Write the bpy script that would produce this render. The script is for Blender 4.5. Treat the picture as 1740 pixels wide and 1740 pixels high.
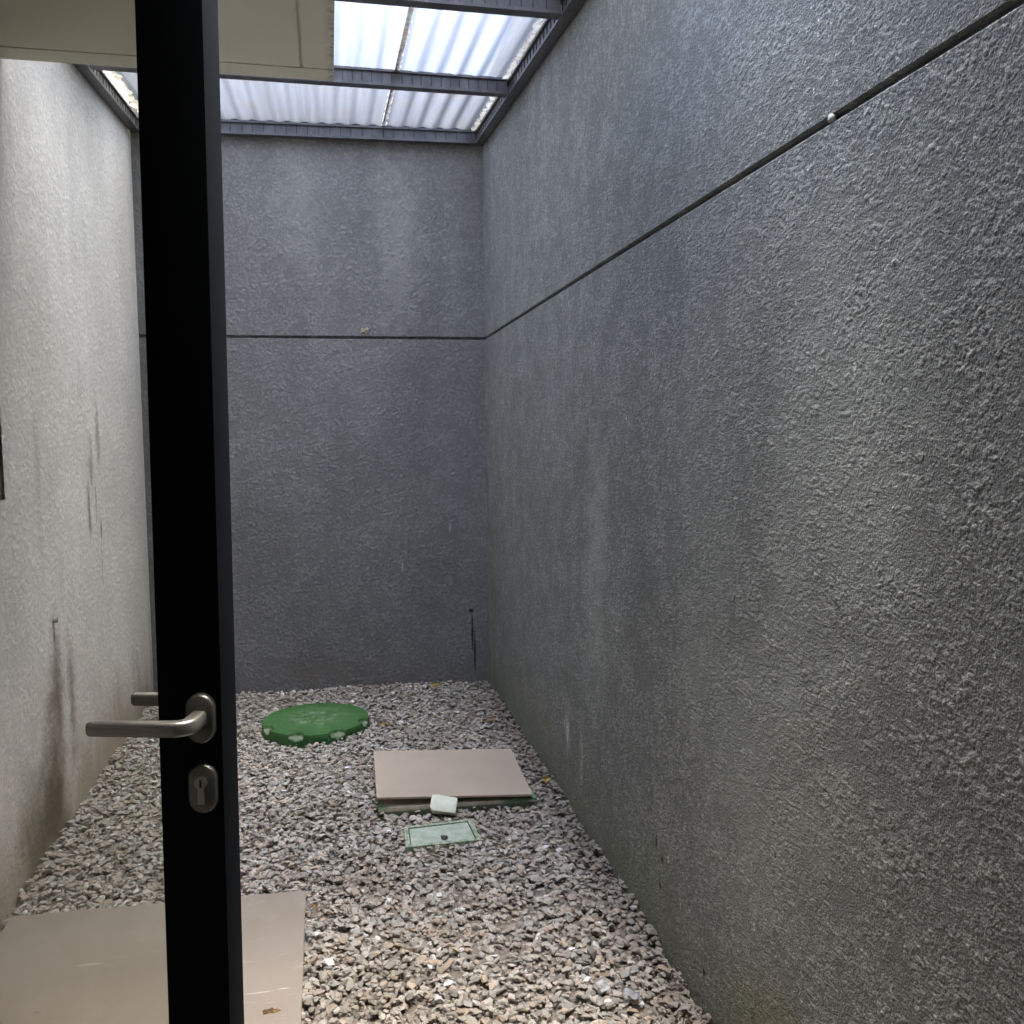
import bpy, bmesh, math, random
import numpy as np
from mathutils import Vector, Matrix, noise as mnoise

random.seed(7)
rng = np.random.default_rng(11)
S = bpy.context.scene
for o in list(bpy.data.objects):
    bpy.data.objects.remove(o)
COL = S.collection

# ---------------------------------------------------------------- camera
FPX, YAW, PITCH, ROLL = 1531.73, 0.198234, 0.0847765, -0.00799
fwd = Vector((math.sin(YAW) * math.cos(PITCH), math.cos(YAW) * math.cos(PITCH), -math.sin(PITCH)))
rt = Vector((math.cos(YAW), -math.sin(YAW), 0))
up = rt.cross(fwd)
r2 = math.cos(ROLL) * rt + math.sin(ROLL) * up
u2 = -math.sin(ROLL) * rt + math.cos(ROLL) * up
cam_d = bpy.data.cameras.new('camera')
cam = bpy.data.objects.new('camera', cam_d)
COL.objects.link(cam)
M = Matrix.Identity(4)
for i in range(3):
    M[i][0], M[i][1], M[i][2] = r2[i], u2[i], -fwd[i]
M[2][3] = 1.5
cam.matrix_world = M
cam_d.sensor_width = 36
cam_d.lens = FPX / 1740 * 36
cam_d.clip_start = 0.02
cam_d.clip_end = 500
S.camera = cam

# ---------------------------------------------------------------- sky, sun, exposure
SUN_EL, SUN_AZ = math.radians(76), math.radians(70)      # azimuth from +y towards +x
w = bpy.data.worlds.new('World'); S.world = w; w.use_nodes = True
nt = w.node_tree
bg = nt.nodes['Background']
sky = nt.nodes.new('ShaderNodeTexSky')
sky.sky_type = 'NISHITA'; sky.sun_disc = False
sky.sun_elevation = SUN_EL; sky.sun_rotation = SUN_AZ
sky.air_density = 1.0; sky.dust_density = 4.0; sky.ozone_density = 1.0
nt.links.new(sky.outputs[0], bg.inputs[0])
bg.inputs[1].default_value = 0.15
sd = bpy.data.lights.new('sun', 'SUN'); sd.energy = 1.7; sd.angle = math.radians(50); sd.color = (1, .93, .84)
so = bpy.data.objects.new('sun', sd); COL.objects.link(so)
sdir = Vector((math.sin(SUN_AZ) * math.cos(SUN_EL), math.cos(SUN_AZ) * math.cos(SUN_EL), math.sin(SUN_EL)))
so.rotation_euler = sdir.to_track_quat('Z', 'Y').to_euler()
S.view_settings.view_transform = 'Standard'
S.view_settings.look = 'None'
S.view_settings.gamma = 1
S.view_settings.exposure = 3.92
S.cycles.max_bounces = 10
S.cycles.diffuse_bounces = 5
S.cycles.transmission_bounces = 8
S.cycles.transparent_max_bounces = 12
S.cycles.use_denoising = True
S.cycles.caustics_reflective = False
S.cycles.caustics_refractive = False
S.cycles.sample_clamp_indirect = 8

# ---------------------------------------------------------------- object helpers
def link(name, me, mat=None, parent=None, loc=None):
    o = bpy.data.objects.new(name, me)
    COL.objects.link(o)
    if mat is not None and me is not None:
        for m in (mat if isinstance(mat, (list, tuple)) else [mat]):
            me.materials.append(m)
    if parent is not None:
        o.parent = parent
    if loc is not None:
        o.location = loc
    return o

def empty(name, loc=(0, 0, 0), rot=(0, 0, 0)):
    o = bpy.data.objects.new(name, None)
    COL.objects.link(o)
    o.location = loc; o.rotation_euler = rot
    o.empty_display_size = .1
    return o

def tag(o, label, cat, group=None):
    o['kind'] = 'thing'
    o['label'] = label; o['category'] = cat
    if group: o['group'] = group
    return o

def to_mesh(bm, name, smooth=False, angle=None):
    me = bpy.data.meshes.new(name)
    bmesh.ops.recalc_face_normals(bm, faces=bm.faces)
    bm.to_mesh(me); bm.free()
    if smooth:
        for p in me.polygons: p.use_smooth = True
        if angle is not None and hasattr(me, 'set_sharp_from_angle'):
            me.set_sharp_from_angle(angle=math.radians(angle))
    return me

def add_box(bm, lo, hi):
    vs = [bm.verts.new((x, y, z)) for x in (lo[0], hi[0]) for y in (lo[1], hi[1]) for z in (lo[2], hi[2])]
    for f in ((0, 1, 3, 2), (4, 6, 7, 5), (0, 4, 5, 1), (2, 3, 7, 6), (0, 2, 6, 4), (1, 5, 7, 3)):
        bm.faces.new([vs[i] for i in f])
    return vs

def add_prism(bm, bot, top):
    n = len(bot)
    b = [bm.verts.new(p) for p in bot]; t = [bm.verts.new(p) for p in top]
    bm.faces.new(b[::-1]); bm.faces.new(t)
    for i in range(n):
        j = (i + 1) % n
        bm.faces.new((b[i], b[j], t[j], t[i]))

def bevel_all(bm, off, seg=2):
    bmesh.ops.bevel(bm, geom=list(bm.edges), offset=off, segments=seg, profile=.6, affect='EDGES', clamp_overlap=True)

def extrude_profile(bm, prof, a, b, ydir=None):
    """closed 2D profile (p,q) placed at frames a and b: each (origin, pvec, qvec)"""
    def pts(fr):
        o, p, q = fr
        return [bm.verts.new(o + p * u + q * v) for u, v in prof]
    A, B = pts(a), pts(b)
    n = len(prof)
    bm.faces.new(A[::-1]); bm.faces.new(B)
    for i in range(n):
        j = (i + 1) % n
        bm.faces.new((A[i], A[j], B[j], B[i]))

# ---------------------------------------------------------------- node helpers
class NG:
    def __init__(self, name):
        self.m = bpy.data.materials.new(name); self.m.use_nodes = True
        self.t = self.m.node_tree
        self.b = self.t.nodes['Principled BSDF']
        self.out = self.t.nodes['Material Output']
        self._pos = None; self._cache = {}
    def n(self, typ, **kw):
        nd = self.t.nodes.new(typ)
        for k, v in kw.items(): setattr(nd, k, v)
        return nd
    def set(self, sock, v):
        if hasattr(v, 'is_output'): self.t.links.new(v, sock)
        else:
            sock.default_value = v
    def pos(self):
        if self._pos is None: self._pos = self.n('ShaderNodeNewGeometry').outputs['Position']
        return self._pos
    def local(self):
        return self.n('ShaderNodeTexCoord').outputs['Object']
    def math(self, op, a, b=0.0, clamp=False):
        nd = self.n('ShaderNodeMath', operation=op, use_clamp=clamp)
        self.set(nd.inputs[0], a); self.set(nd.inputs[1], b)
        return nd.outputs[0]
    def vmath(self, op, a, b=(0, 0, 0)):
        nd = self.n('ShaderNodeVectorMath', operation=op)
        self.set(nd.inputs[0], a); self.set(nd.inputs[1], b)
        return nd.outputs['Value' if op in ('LENGTH', 'DOT_PRODUCT', 'DISTANCE') else 'Vector']
    def noise(self, vec, scale, detail=4, rough=.55, dist=0):
        key = (vec, scale, detail, rough, dist)
        if key in self._cache: return self._cache[key]
        nd = self.n('ShaderNodeTexNoise')
        self.set(nd.inputs['Vector'], vec); nd.inputs['Scale'].default_value = scale
        nd.inputs['Detail'].default_value = detail; nd.inputs['Roughness'].default_value = rough
        nd.inputs['Distortion'].default_value = dist
        nd.normalize = True
        self._cache[key] = nd.outputs['Fac']
        return nd.outputs['Fac']
    def voronoi(self, vec, scale, feature='F1', out='Distance', rand=1.0):
        nd = self.n('ShaderNodeTexVoronoi', feature=feature)
        self.set(nd.inputs['Vector'], vec); nd.inputs['Scale'].default_value = scale
        nd.inputs['Randomness'].default_value = rand
        return nd.outputs[out]
    def rng(self, v, a, b, c=0.0, d=1.0, smooth=True):
        nd = self.n('ShaderNodeMapRange', interpolation_type='SMOOTHSTEP' if smooth else 'LINEAR')
        self.set(nd.inputs['Value'], v)
        for k, x in zip(('From Min', 'From Max', 'To Min', 'To Max'), (a, b, c, d)):
            self.set(nd.inputs[k], x)
        return nd.outputs['Result']
    def mix(self, fac, a, b, blend='MIX'):
        nd = self.n('ShaderNodeMix', data_type='RGBA', blend_type=blend)
        self.set(nd.inputs['Factor'], fac)
        self.set(nd.inputs[6], a if hasattr(a, 'is_output') else (*a, 1) if len(a) == 3 else a)
        self.set(nd.inputs[7], b if hasattr(b, 'is_output') else (*b, 1) if len(b) == 3 else b)
        return nd.outputs[2]
    def scale(self, vec, s):
        return self.vmath('MULTIPLY', vec, s)
    def blob(self, centre, size, warp=0.0, wscale=6.0, soft=1.0):
        """1 in the middle of an ellipsoid, 0 outside, outline warped by noise"""
        p = self.pos()
        d = self.vmath('DIVIDE', self.vmath('SUBTRACT', p, centre), size)
        L = self.vmath('LENGTH', d)
        if warp:
            nz = self.noise(p, 5.0 if wscale < 7.5 else 15.0, 4, .6)
            L = self.math('ADD', L, self.math('MULTIPLY', self.math('SUBTRACT', nz, .5), warp * 2))
        return self.rng(L, 1.0, 1.0 - soft)
    def bump(self, h, strength, dist, normal=None):
        nd = self.n('ShaderNodeBump')
        nd.inputs['Strength'].default_value = strength; nd.inputs['Distance'].default_value = dist
        self.set(nd.inputs['Height'], h)
        if normal is not None: self.set(nd.inputs['Normal'], normal)
        return nd.outputs[0]
    def fin(self, col=None, rough=.8, normal=None, metal=0.0, spec=.5):
        if col is not None: self.set(self.b.inputs['Base Color'], col if hasattr(col, 'is_output') else (*col, 1))
        self.set(self.b.inputs['Roughness'], rough)
        self.set(self.b.inputs['Metallic'], metal)
        self.b.inputs['Specular IOR Level'].default_value = spec
        if normal is not None: self.set(self.b.inputs['Normal'], normal)
        return self.m

def simple(name, col, rough=.7, metal=0.0, var=.12, vscale=8, bump=0.0, bscale=60, spec=.5):
    g = NG(name); L = g.local()
    nz = g.noise(L, vscale, 5, .6)
    c = g.mix(g.rng(nz, .3, .7), tuple(x * (1 - var) for x in col), tuple(min(1, x * (1 + var)) for x in col))
    nrm = g.bump(g.noise(L, bscale, 3), bump, .002) if bump else None
    return g.fin(c, rough, nrm, metal, spec)

# constants of the yard (metres)
XR, XL = 0.922, -1.0434
DR, DL = 5.378, 5.472
ZG = 2.0767                    # centre of the wall groove
RS = 0.078                     # roof rises towards the far end
def zroof_low(y): return 3.188 + (y - 5.36) * RS      # underside of steel
BH = .074
def ztop(y): return zroof_low(y) + BH

# ---------------------------------------------------------------- stucco materials
def stucco(name, base, axis, grain=1.0, spots=(), streak=.07, flecks=0.0, algae=None, bstr=.95, tip_light=.50, pit_shade=.6, speck=.5):
    g = NG(name); p = g.pos()
    # the roughcast lumps are modelled; 'relief' holds their height (0 hollow .. 1 tip); only the fine sand is bump
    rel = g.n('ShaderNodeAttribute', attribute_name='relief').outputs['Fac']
    nrm = g.bump(g.math('ADD', g.noise(p, 420, 3, .65), g.math('MULTIPLY', g.voronoi(p, 250 / grain), -.9)), .7 * bstr, .0026)
    # paint: weathering streaks running down the wall, broad clouds
    sv = g.scale(p, (7.0, 7.0, .55))
    st = g.noise(sv, 1.0, 5, .6, .4)
    cl = g.noise(p, 1.3, 5, .6)
    k = g.math('ADD', g.rng(st, .25, .75, 1 - streak, 1 + streak), g.rng(cl, .3, .7, -.10, .10))
    col = g.vmath('SCALE', (0, 0, 0))
    sc = g.n('ShaderNodeVectorMath', operation='SCALE')
    sc.inputs[0].default_value = base; g.set(sc.inputs['Scale'], k)
    c = sc.outputs[0]
    # grit: light and shade painted in by relief, lump tops paler, hollows darker
    c = g.mix(g.rng(rel, .50, .95, 0, tip_light), c, tuple(min(.8, b * 1.8 + .02) for b in base))
    c = g.mix(g.rng(rel, .42, .10, 0, pit_shade), c, tuple(b * .40 for b in base))
    gr = g.noise(p, 330 / grain, 2, .7)
    c = g.mix(g.rng(gr, .56, .70, 0, speck), c, tuple(min(.85, b * 1.9 + .03) for b in base))
    c = g.mix(g.rng(gr, .44, .32, 0, speck), c, tuple(b * .42 for b in base))
    if algae:
        acol, z1, amt = algae
        zz = g.n('ShaderNodeSeparateXYZ'); g.set(zz.inputs[0], p)
        zn = g.math('ADD', zz.outputs[2], g.math('MULTIPLY', g.math('SUBTRACT', g.noise(g.scale(p, (3, 3, 1)), 1.2, 4, .6), .5), z1 * 1.6))
        c = g.mix(g.math('MULTIPLY', g.rng(zn, z1, 0.0), amt), c, acol)
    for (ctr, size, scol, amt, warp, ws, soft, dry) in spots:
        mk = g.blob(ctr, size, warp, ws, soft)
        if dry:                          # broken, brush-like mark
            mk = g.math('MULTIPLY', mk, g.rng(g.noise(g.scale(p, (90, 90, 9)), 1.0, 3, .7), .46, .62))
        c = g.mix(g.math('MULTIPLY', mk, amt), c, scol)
    if flecks:
        f = g.noise(g.scale(p, (75, 75, 30)), 1.0, 2, .5)
        msk = g.rng(g.noise(p, 2.6, 3, .6), .42, .7)
        c = g.mix(g.math('MULTIPLY', g.math('MULTIPLY', g.rng(f, .67, .74), msk), flecks), c, (.55, .55, .52))
    return g.fin(c, .92, nrm, 0, .15)

GREY = (.212, .219, .203)
GREY_END = (.200, .198, .189)
PALE = (.35, .37, .33)
# marks on the side wall are given as (x, y, z)
side_spots = [
    ((XR, 4.75, 2.15), (.2, .022, .42), (.42, .43, .45), .45, .5, 9, .9, True),
    ((XR, 4.62, 1.75), (.2, .025, .45), (.42, .43, .45), .40, .5, 9, .9, True),
    ((XR, 3.48, .32), (.2, .060, .15), (.60, .61, .60), .90, .4, 14, .9, True),
    ((XR, 3.27, .26), (.2, .045, .16), (.60, .61, .60), .65, .4, 14, .9, True),
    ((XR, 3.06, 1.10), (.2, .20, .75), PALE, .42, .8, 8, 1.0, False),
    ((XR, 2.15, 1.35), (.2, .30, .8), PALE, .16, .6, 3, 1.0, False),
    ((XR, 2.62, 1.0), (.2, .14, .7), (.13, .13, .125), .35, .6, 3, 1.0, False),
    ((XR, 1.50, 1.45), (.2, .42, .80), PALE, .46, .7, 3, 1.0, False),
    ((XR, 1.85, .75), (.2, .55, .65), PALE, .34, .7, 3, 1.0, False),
    ((XR, 1.72, .15), (.2, .30, .30), (.16, .15, .07), .55, .6, 5, 1.0, False),
    ((XR, 2.453, .294), (.2, .010, .03), (.02, .02, .02), .9, .3, 20, .6, False),
    ((XR, 2.404, .262), (.2, .010, .018), (.02, .02, .02), .9, .3, 20, .6, False),
    ((XR, 2.417, .175), (.2, .013, .016), (.03, .025, .02), .9, .5, 20, .7, False),
    ((XR, 2.10, .10), (.2, .012, .02), (.03, .03, .02), .9, .5, 20, .7, False),
]
back_spots = [
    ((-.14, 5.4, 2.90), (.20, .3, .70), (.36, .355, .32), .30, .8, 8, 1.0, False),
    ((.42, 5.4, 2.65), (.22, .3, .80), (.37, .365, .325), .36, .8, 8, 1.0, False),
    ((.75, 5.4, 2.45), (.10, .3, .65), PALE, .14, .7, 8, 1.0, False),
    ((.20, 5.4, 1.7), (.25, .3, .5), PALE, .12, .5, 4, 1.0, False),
    ((.822, 5.38, .435), (.022, .3, .018), (.02, .02, .022), .9, .5, 25, .5, False),
    ((.828, 5.38, .31), (.008, .3, .14), (.02, .02, .022), .9, .5, 12, .5, False),
    ((.842, 5.38, .17), (.007, .3, .17), (.02, .02, .022), .9, .5, 12, .5, False),
    ((.70, 5.38, .95), (.008, .3, .05), (.5, .5, .5), .5, .4, 20, .8, False),
    ((.41, 5.38, .72), (.008, .3, .05), (.5, .5, .5), .5, .4, 20, .8, False),
    ((-.1, 5.4, .10), (.5, .3, .12), (.15, .13, .10), .25, .6, 5, 1.0, False),
]
left_spots = [
    ((XL, 3.66, .58), (.2, .10, .34), (.22, .18, .145), .8, .6, 6, 1.0, False),
    ((XL, 3.58, .24), (.2, .24, .50), (.14, .10, .06), .95, .7, 6, 1.0, False),
    ((XL, 3.84, .44), (.2, .08, .40), (.17, .12, .09), .65, .8, 10, 1.0, False),
    ((XL, 3.42, .06), (.2, .34, .28), (.10, .08, .05), .85, .7, 6, 1.0, False),
    ((XL, 3.30, .20), (.2, .20, .30), (.20, .18, .11), .55, .6, 5, 1.0, False),
    ((XL, 3.648, .765), (.2, .022, .08), (.12, .115, .10), .7, .5, 20, 1.0, False),
    ((XL, 4.44, 1.52), (.2, .06, .22), (.30, .30, .275), .75, .9, 10, 1.0, False),
    ((XL, 4.30, 1.38), (.2, .085, .17), (.27, .27, .245), .80, .9, 10, 1.0, False),
    ((XL, 4.24, 1.20), (.2, .035, .17), (.10, .10, .09), .75, .7, 10, .9, False),
    ((XL, 4.36, 1.24), (.2, .016, .20), (.22, .20, .18), .6, .7, 10, .9, False),
    ((XL, 4.43, 1.08), (.2, .016, .07), (.05, .05, .045), .85, .4, 14, .9, False),
    ((XL, 4.42, .92), (.2, .010, .14), (.22, .20, .18), .7, .5, 14, .9, False),
    ((XL, 3.55, 1.35), (.2, .06, .55), (.36, .34, .31), .40, .8, 6, 1.0, False),
    ((XL, 5.43, .25), (.2, .05, .5), (.30, .25, .17), .5, .5, 8, 1.0, False),
    ((XL, 4.6, 3.1), (.2, .5, .25), (.40, .39, .37), .35, .8, 5, 1.0, False),
]
m_side = stucco('grey_stucco_side', GREY, 'x', 1.0, side_spots, flecks=.95, speck=.55, tip_light=.22, pit_shade=.50, algae=((.160, .170, .105), .40, .55))
m_back = stucco('grey_stucco_back', GREY_END, 'y', 1.25, back_spots, flecks=.35, speck=.25, tip_light=.10, pit_shade=.30, algae=((.17, .15, .13), .22, .35))
m_left = stucco('white_stucco', (.81, .745, .675), 'x', 1.1, left_spots, streak=.05, tip_light=.06, pit_shade=.16, speck=.10, algae=((.33, .27, .18), .40, .8), bstr=.6)
m_groove = simple('groove_paint', (.085, .085, .085), .8, var=.3, vscale=20)

# ---------------------------------------------------------------- ground
gm = bmesh.new()
add_prism(gm, [(-40, -40, -.5), (40, -40, -.5), (40, 40, -.5), (-40, 40, -.5)],
          [(-40, -40, -.022), (40, -40, -.022), (40, 40, -.022), (-40, 40, -.022)])
g = NG('earth'); p = g.pos()
mg = g.fin(g.mix(g.rng(g.noise(p, 30, 6, .7), .3, .7), (.15, .125, .10), (.26, .22, .18)), .95,
           g.bump(g.noise(p, 80, 5, .7), .8, .01))
ground = link('ground', to_mesh(gm, 'ground'), mg); ground['kind'] = 'structure'

# ---------------------------------------------------------------- grey walls with a groove that turns the corner
WT = 3.55
GH, GD = .0085, .014
def band(shape, step, lam, seed, width=.45):
    """smooth random field whose features are about lam metres across, unit spread"""
    r = np.random.default_rng(seed)
    F = np.fft.rfft2(r.standard_normal(shape))
    ky = np.fft.fftfreq(shape[0], step)[:, None]; kx = np.fft.rfftfreq(shape[1], step)[None]
    k = np.hypot(kx, ky) + 1e-9
    F *= np.exp(-.5 * (np.log(k * lam) / width) ** 2)
    f = np.fft.irfft2(F, shape)
    return f / f.std()
def roughcast(us, zs, step, seed, lam, amp):
    """height of the roughcast sampled on the grid us x zs"""
    U, Z = us[-1] - us[0], zs[-1] - zs[0]
    sh = (int(U / step) + 4, int(Z / step) + 4)
    sh = tuple(n + (n % 2) for n in sh)
    b1 = band(sh, step, lam, seed, .75); b2 = band(sh, step, lam * 2.3, seed + 1); lo = band(sh, step, .28, seed + 2, .6); lo2 = band(sh, step, .06, seed + 4, .6)
    # thrown-on grains: round lumps of three sizes packed side by side, sharp creases between them
    r_ = np.random.default_rng(seed + 9); acc = np.zeros(sh)
    yy = np.fft.fftfreq(sh[0], 1 / sh[0])[:, None] * step; xx = np.fft.fftfreq(sh[1], 1 / sh[1])[None] * step
    d2 = yy * yy + xx * xx
    for rad, cover, ht in ((lam * .62, .55, 1.0), (lam * .85, .40, 1.45), (lam * 1.25, .16, 2.1)):
        dens = cover * step * step / (math.pi * rad * rad) * 2.2
        imp = (r_.random(sh) < dens) * (ht * r_.uniform(.45, 1.0, sh)) ** 3
        ker = np.maximum(1 - d2 / rad ** 2, 0) ** 1.5
        acc += np.maximum(np.fft.irfft2(np.fft.rfft2(imp) * np.fft.rfft2(ker), sh), 0)
    grains = np.cbrt(acc)
    h = grains * np.clip(1.0 + .22 * lo + .25 * lo2, .3, 1.8) * 1.15 + .22 * b1 + .25 * b2 - .75
    iu = (us - us[0]) / step; iz = (zs - zs[0]) / step
    i0 = iu.astype(int); j0 = iz.astype(int); fu = (iu - i0)[:, None]; fz = (iz - j0)[None]
    g4 = lambda a, b: h[np.ix_(i0 + a, j0 + b)]
    H = (g4(0, 0) * (1 - fu) + g4(1, 0) * fu) * (1 - fz) + (g4(0, 1) * (1 - fu) + g4(1, 1) * fu) * fz
    und = band((len(us), len(zs)), .05, 1.2, seed + 3, .6) * 0
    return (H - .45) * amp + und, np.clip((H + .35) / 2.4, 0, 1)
def cast_wall(name, a, t, n_out, us, zstep, ztop_, seed, lam, amp, groove=True, hole=None, solids=()):
    """a roughcast face from real relief, with the groove cut in, and the solid wall behind it"""
    a = np.array([a[0], a[1], 0.0]); t = np.array([t[0], t[1], 0.0]); n_out = np.array([n_out[0], n_out[1], 0.0])
    if groove:
        z1 = np.arange(-.10, ZG - GH, zstep); z2 = np.arange(ZG + GH, ztop_, zstep)
        zs = np.concatenate([z1[:-1], [ZG - GH, ZG - GH + .0008, ZG - GH + .0012, ZG + GH - .0012, ZG + GH - .0008], z2])
        k = len(z1) - 1
    else:
        zs = np.arange(-.10, ztop_, zstep); k = None
    H, R = roughcast(us, zs, zstep, seed, lam, amp)
    if groove:
        H[:, k + 1:k + 4] = -GD + H[:, k + 1:k + 4] * .3; H[:, k] = H[:, k] * .8 + .0006; H[:, k + 4] = -GD
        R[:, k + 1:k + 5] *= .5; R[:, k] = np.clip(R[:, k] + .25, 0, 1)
    P = a[None, None] + us[:, None, None] * t + H[..., None] * n_out
    P[..., 2] = zs[None, :]
    nu, nz_ = len(us), len(zs)
    idx = np.arange(nu * nz_).reshape(nu, nz_)
    q = np.stack([idx[:-1, :-1], idx[1:, :-1], idx[1:, 1:], idx[:-1, 1:]], -1)
    # outward winding
    if np.dot(np.cross(t, [0, 0, 1]), n_out) < 0: q = q[..., ::-1]
    mi = np.zeros((nu - 1, nz_ - 1), np.int32)
    if groove: mi[:, k + 1:k + 4] = 1
    keep = np.ones((nu - 1, nz_ - 1), bool)
    if hole is not None:
        uc = (us[:-1] + us[1:]) / 2; zc_ = (zs[:-1] + zs[1:]) / 2
        keep &= ~((uc[:, None] > hole[0]) & (uc[:, None] < hole[1]) & (zc_[None] > hole[2]) & (zc_[None] < hole[3]))
    q = q[keep]; mi = mi[keep]
    V = P.reshape(-1, 3); rel = R.ravel()
    # solid wall behind the face: list of boxes (u0, u1, z0, z1, depth0)
    extra_v, extra_q = [], []
    base = len(V)
    for (u0, u1, z0, z1, d0) in solids:
        c = []
        for u in (u0, u1):
            for d in (d0, .2):
                for z in (z0, z1):
                    w_ = a + t * u - n_out * d; c.append((w_[0], w_[1], z))
        for f in ((0, 1, 3, 2), (4, 6, 7, 5), (0, 4, 5, 1), (2, 3, 7, 6), (0, 2, 6, 4), (1, 5, 7, 3)):
            extra_q.append([base + len(extra_v) + i_ for i_ in f])
        extra_v += c
    V = np.concatenate([V, np.array(extra_v)]); q = np.concatenate([q, np.array(extra_q)])
    mi = np.concatenate([mi, np.zeros(len(extra_q), np.int32)]); rel = np.concatenate([rel, np.full(len(extra_v), .45)])
    me = bpy.data.meshes.new(name)
    me.vertices.add(len(V)); me.vertices.foreach_set('co', V.astype(np.float32).ravel())
    me.loops.add(q.size); me.loops.foreach_set('vertex_index', q.astype(np.int32).ravel())
    me.polygons.add(len(q)); me.polygons.foreach_set('loop_start', (np.arange(len(q)) * 4).astype(np.int32))
    sm = np.ones(len(q), bool); sm[len(q) - len(extra_q):] = False
    me.update(calc_edges=True)
    me.polygons.foreach_set('use_smooth', sm)
    me.polygons.foreach_set('material_index', mi)
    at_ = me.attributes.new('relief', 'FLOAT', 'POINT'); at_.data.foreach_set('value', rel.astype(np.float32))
    me.update()
    return me
def graded(u0, u1, f):
    out = [u0]
    while out[-1] < u1: out.append(out[-1] + f(out[-1]))
    return np.array(out)
us_side = graded(.30, DR + .012, lambda u: .0024 if u < .95 else min(max(.0014 * u * u, .0017), .0046))
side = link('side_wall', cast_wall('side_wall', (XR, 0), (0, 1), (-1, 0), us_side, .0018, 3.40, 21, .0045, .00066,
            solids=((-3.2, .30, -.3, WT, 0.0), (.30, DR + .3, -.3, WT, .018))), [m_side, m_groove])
tag(side, 'long dark grey roughcast wall with a diagonal-looking groove, right of the gravel', 'wall')
bdir = Vector((XR - XL, DR - DL, 0)).normalized()
bnrm = Vector((-bdir.y, bdir.x, 0))
BLEN = math.hypot(XR - XL, DR - DL)
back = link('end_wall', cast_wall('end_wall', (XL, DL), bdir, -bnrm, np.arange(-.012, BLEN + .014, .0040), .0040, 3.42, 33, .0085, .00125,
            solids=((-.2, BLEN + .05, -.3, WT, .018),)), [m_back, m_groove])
tag(back, 'dark grey roughcast end wall facing the door, with a level groove and black drip mark', 'wall')
# nub of filler caught in the groove
def rock_bm(n, seed, sc=(1, 1, 1)):
    r = random.Random(seed); bm = bmesh.new()
    for _ in range(n):
        v = Vector((r.gauss(0, 1), r.gauss(0, 1), r.gauss(0, 1))).normalized() * r.uniform(.82, 1.08)
        bm.verts.new((v.x * sc[0], v.y * sc[1], v.z * sc[2]))
    res = bmesh.ops.convex_hull(bm, input=bm.verts)
    bmesh.ops.delete(bm, geom=[e for e in set(res['geom_interior'] + res['geom_unused']) if isinstance(e, bmesh.types.BMVert)], context='VERTS')
    return bm
m_plaster = simple('white_filler', (.36, .36, .34), .8, bump=.3)
nb = rock_bm(40, 3, (.008, .009, .009))
link('filler_nub', to_mesh(nb, 'filler_nub', True), m_plaster, side, (XR + .001, 1.567, 2.0785))

# ---------------------------------------------------------------- white wall on the left (its own window and bolt)
WY0, WY1, WZ0, WZ1 = 2.35, 3.205, 1.303, 2.56
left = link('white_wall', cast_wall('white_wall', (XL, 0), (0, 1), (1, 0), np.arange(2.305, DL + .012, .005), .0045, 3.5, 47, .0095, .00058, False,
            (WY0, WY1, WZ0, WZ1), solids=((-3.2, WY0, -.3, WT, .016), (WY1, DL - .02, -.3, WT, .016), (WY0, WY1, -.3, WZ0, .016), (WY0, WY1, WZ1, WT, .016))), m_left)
tag(left, 'off-white roughcast wall with brown damp stain, left of the gravel', 'wall')
m_alu = simple('dark_bronze_aluminium', (.17, .17, .14), .45, .2, var=.2)
gw = NG('window_glass'); m_winglass = gw.fin((.03, .033, .03), .06, None, 0, .8)
fb = bmesh.new()
for lo, hi in (((WY0, WZ0), (WY1, WZ0 + .045)), ((WY0, WZ1 - .045), (WY1, WZ1)),
               ((WY0, WZ0 + .045), (WY0 + .045, WZ1 - .045)), ((WY1 - .045, WZ0 + .045), (WY1, WZ1 - .045))):
    add_box(fb, (XL - .10, lo[0] + .001, lo[1] + .001), (XL - .045, hi[0], hi[1]))
win = link('window', to_mesh(fb, 'window_frame'), m_alu, left)
pb = bmesh.new(); add_box(pb, (XL - .085, WY0 + .04, WZ0 + .04), (XL - .07, WY1 - .04, WZ1 - .04))
link('pane', to_mesh(pb, 'pane'), m_winglass, win)
m_steel = simple('dull_steel', (.30, .30, .29), .38, .9, var=.15, vscale=30)
sb = bmesh.new()
bmesh.ops.create_cone(sb, cap_ends=True, segments=16, radius1=.0085, radius2=.0075, depth=.018,
                      matrix=Matrix.Translation((XL + .007, 3.642, .815)) @ Matrix.Rotation(math.pi / 2, 4, 'Y'))
link('wall_bolt', to_mesh(sb, 'wall_bolt', True, 40), m_steel, left)

# ---------------------------------------------------------------- house: soffit slab overhead, dim room round the camera
SZ, SX, SY = 2.764, .045, 3.393
g = NG('soffit_paint'); p = g.pos()
nz = g.noise(p, 3, 5, .6)
c = g.mix(g.rng(nz, .3, .7), (.78, .765, .63), (.83, .815, .68))
edge = g.math('MULTIPLY', g.rng(g.math('ADD', g.n('ShaderNodeSeparateXYZ').outputs[0], 0), 0, 1), 0)
sp = g.n('ShaderNodeSeparateXYZ'); g.set(sp.inputs[0], p)
ed = g.math('MULTIPLY', g.rng(sp.outputs[0], SX - .04, SX, 0, .6), g.rng(g.noise(p, 40, 4, .7), .35, .65))
c = g.mix(ed, c, (.16, .155, .13))
m_soffit = g.fin(c, .85, g.bump(g.noise(p, 160, 4, .6), .25, .003), 0, .3)
house = empty('house', (0, 0, 0))
tag(house, 'house with a beige concrete soffit slab overhanging the door at upper left', 'house')
cb = bmesh.new()
T = .012
add_box(cb, (XL + .001, -3.2, SZ), (-.0675, 3.286, SZ + T))            # main panel
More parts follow.
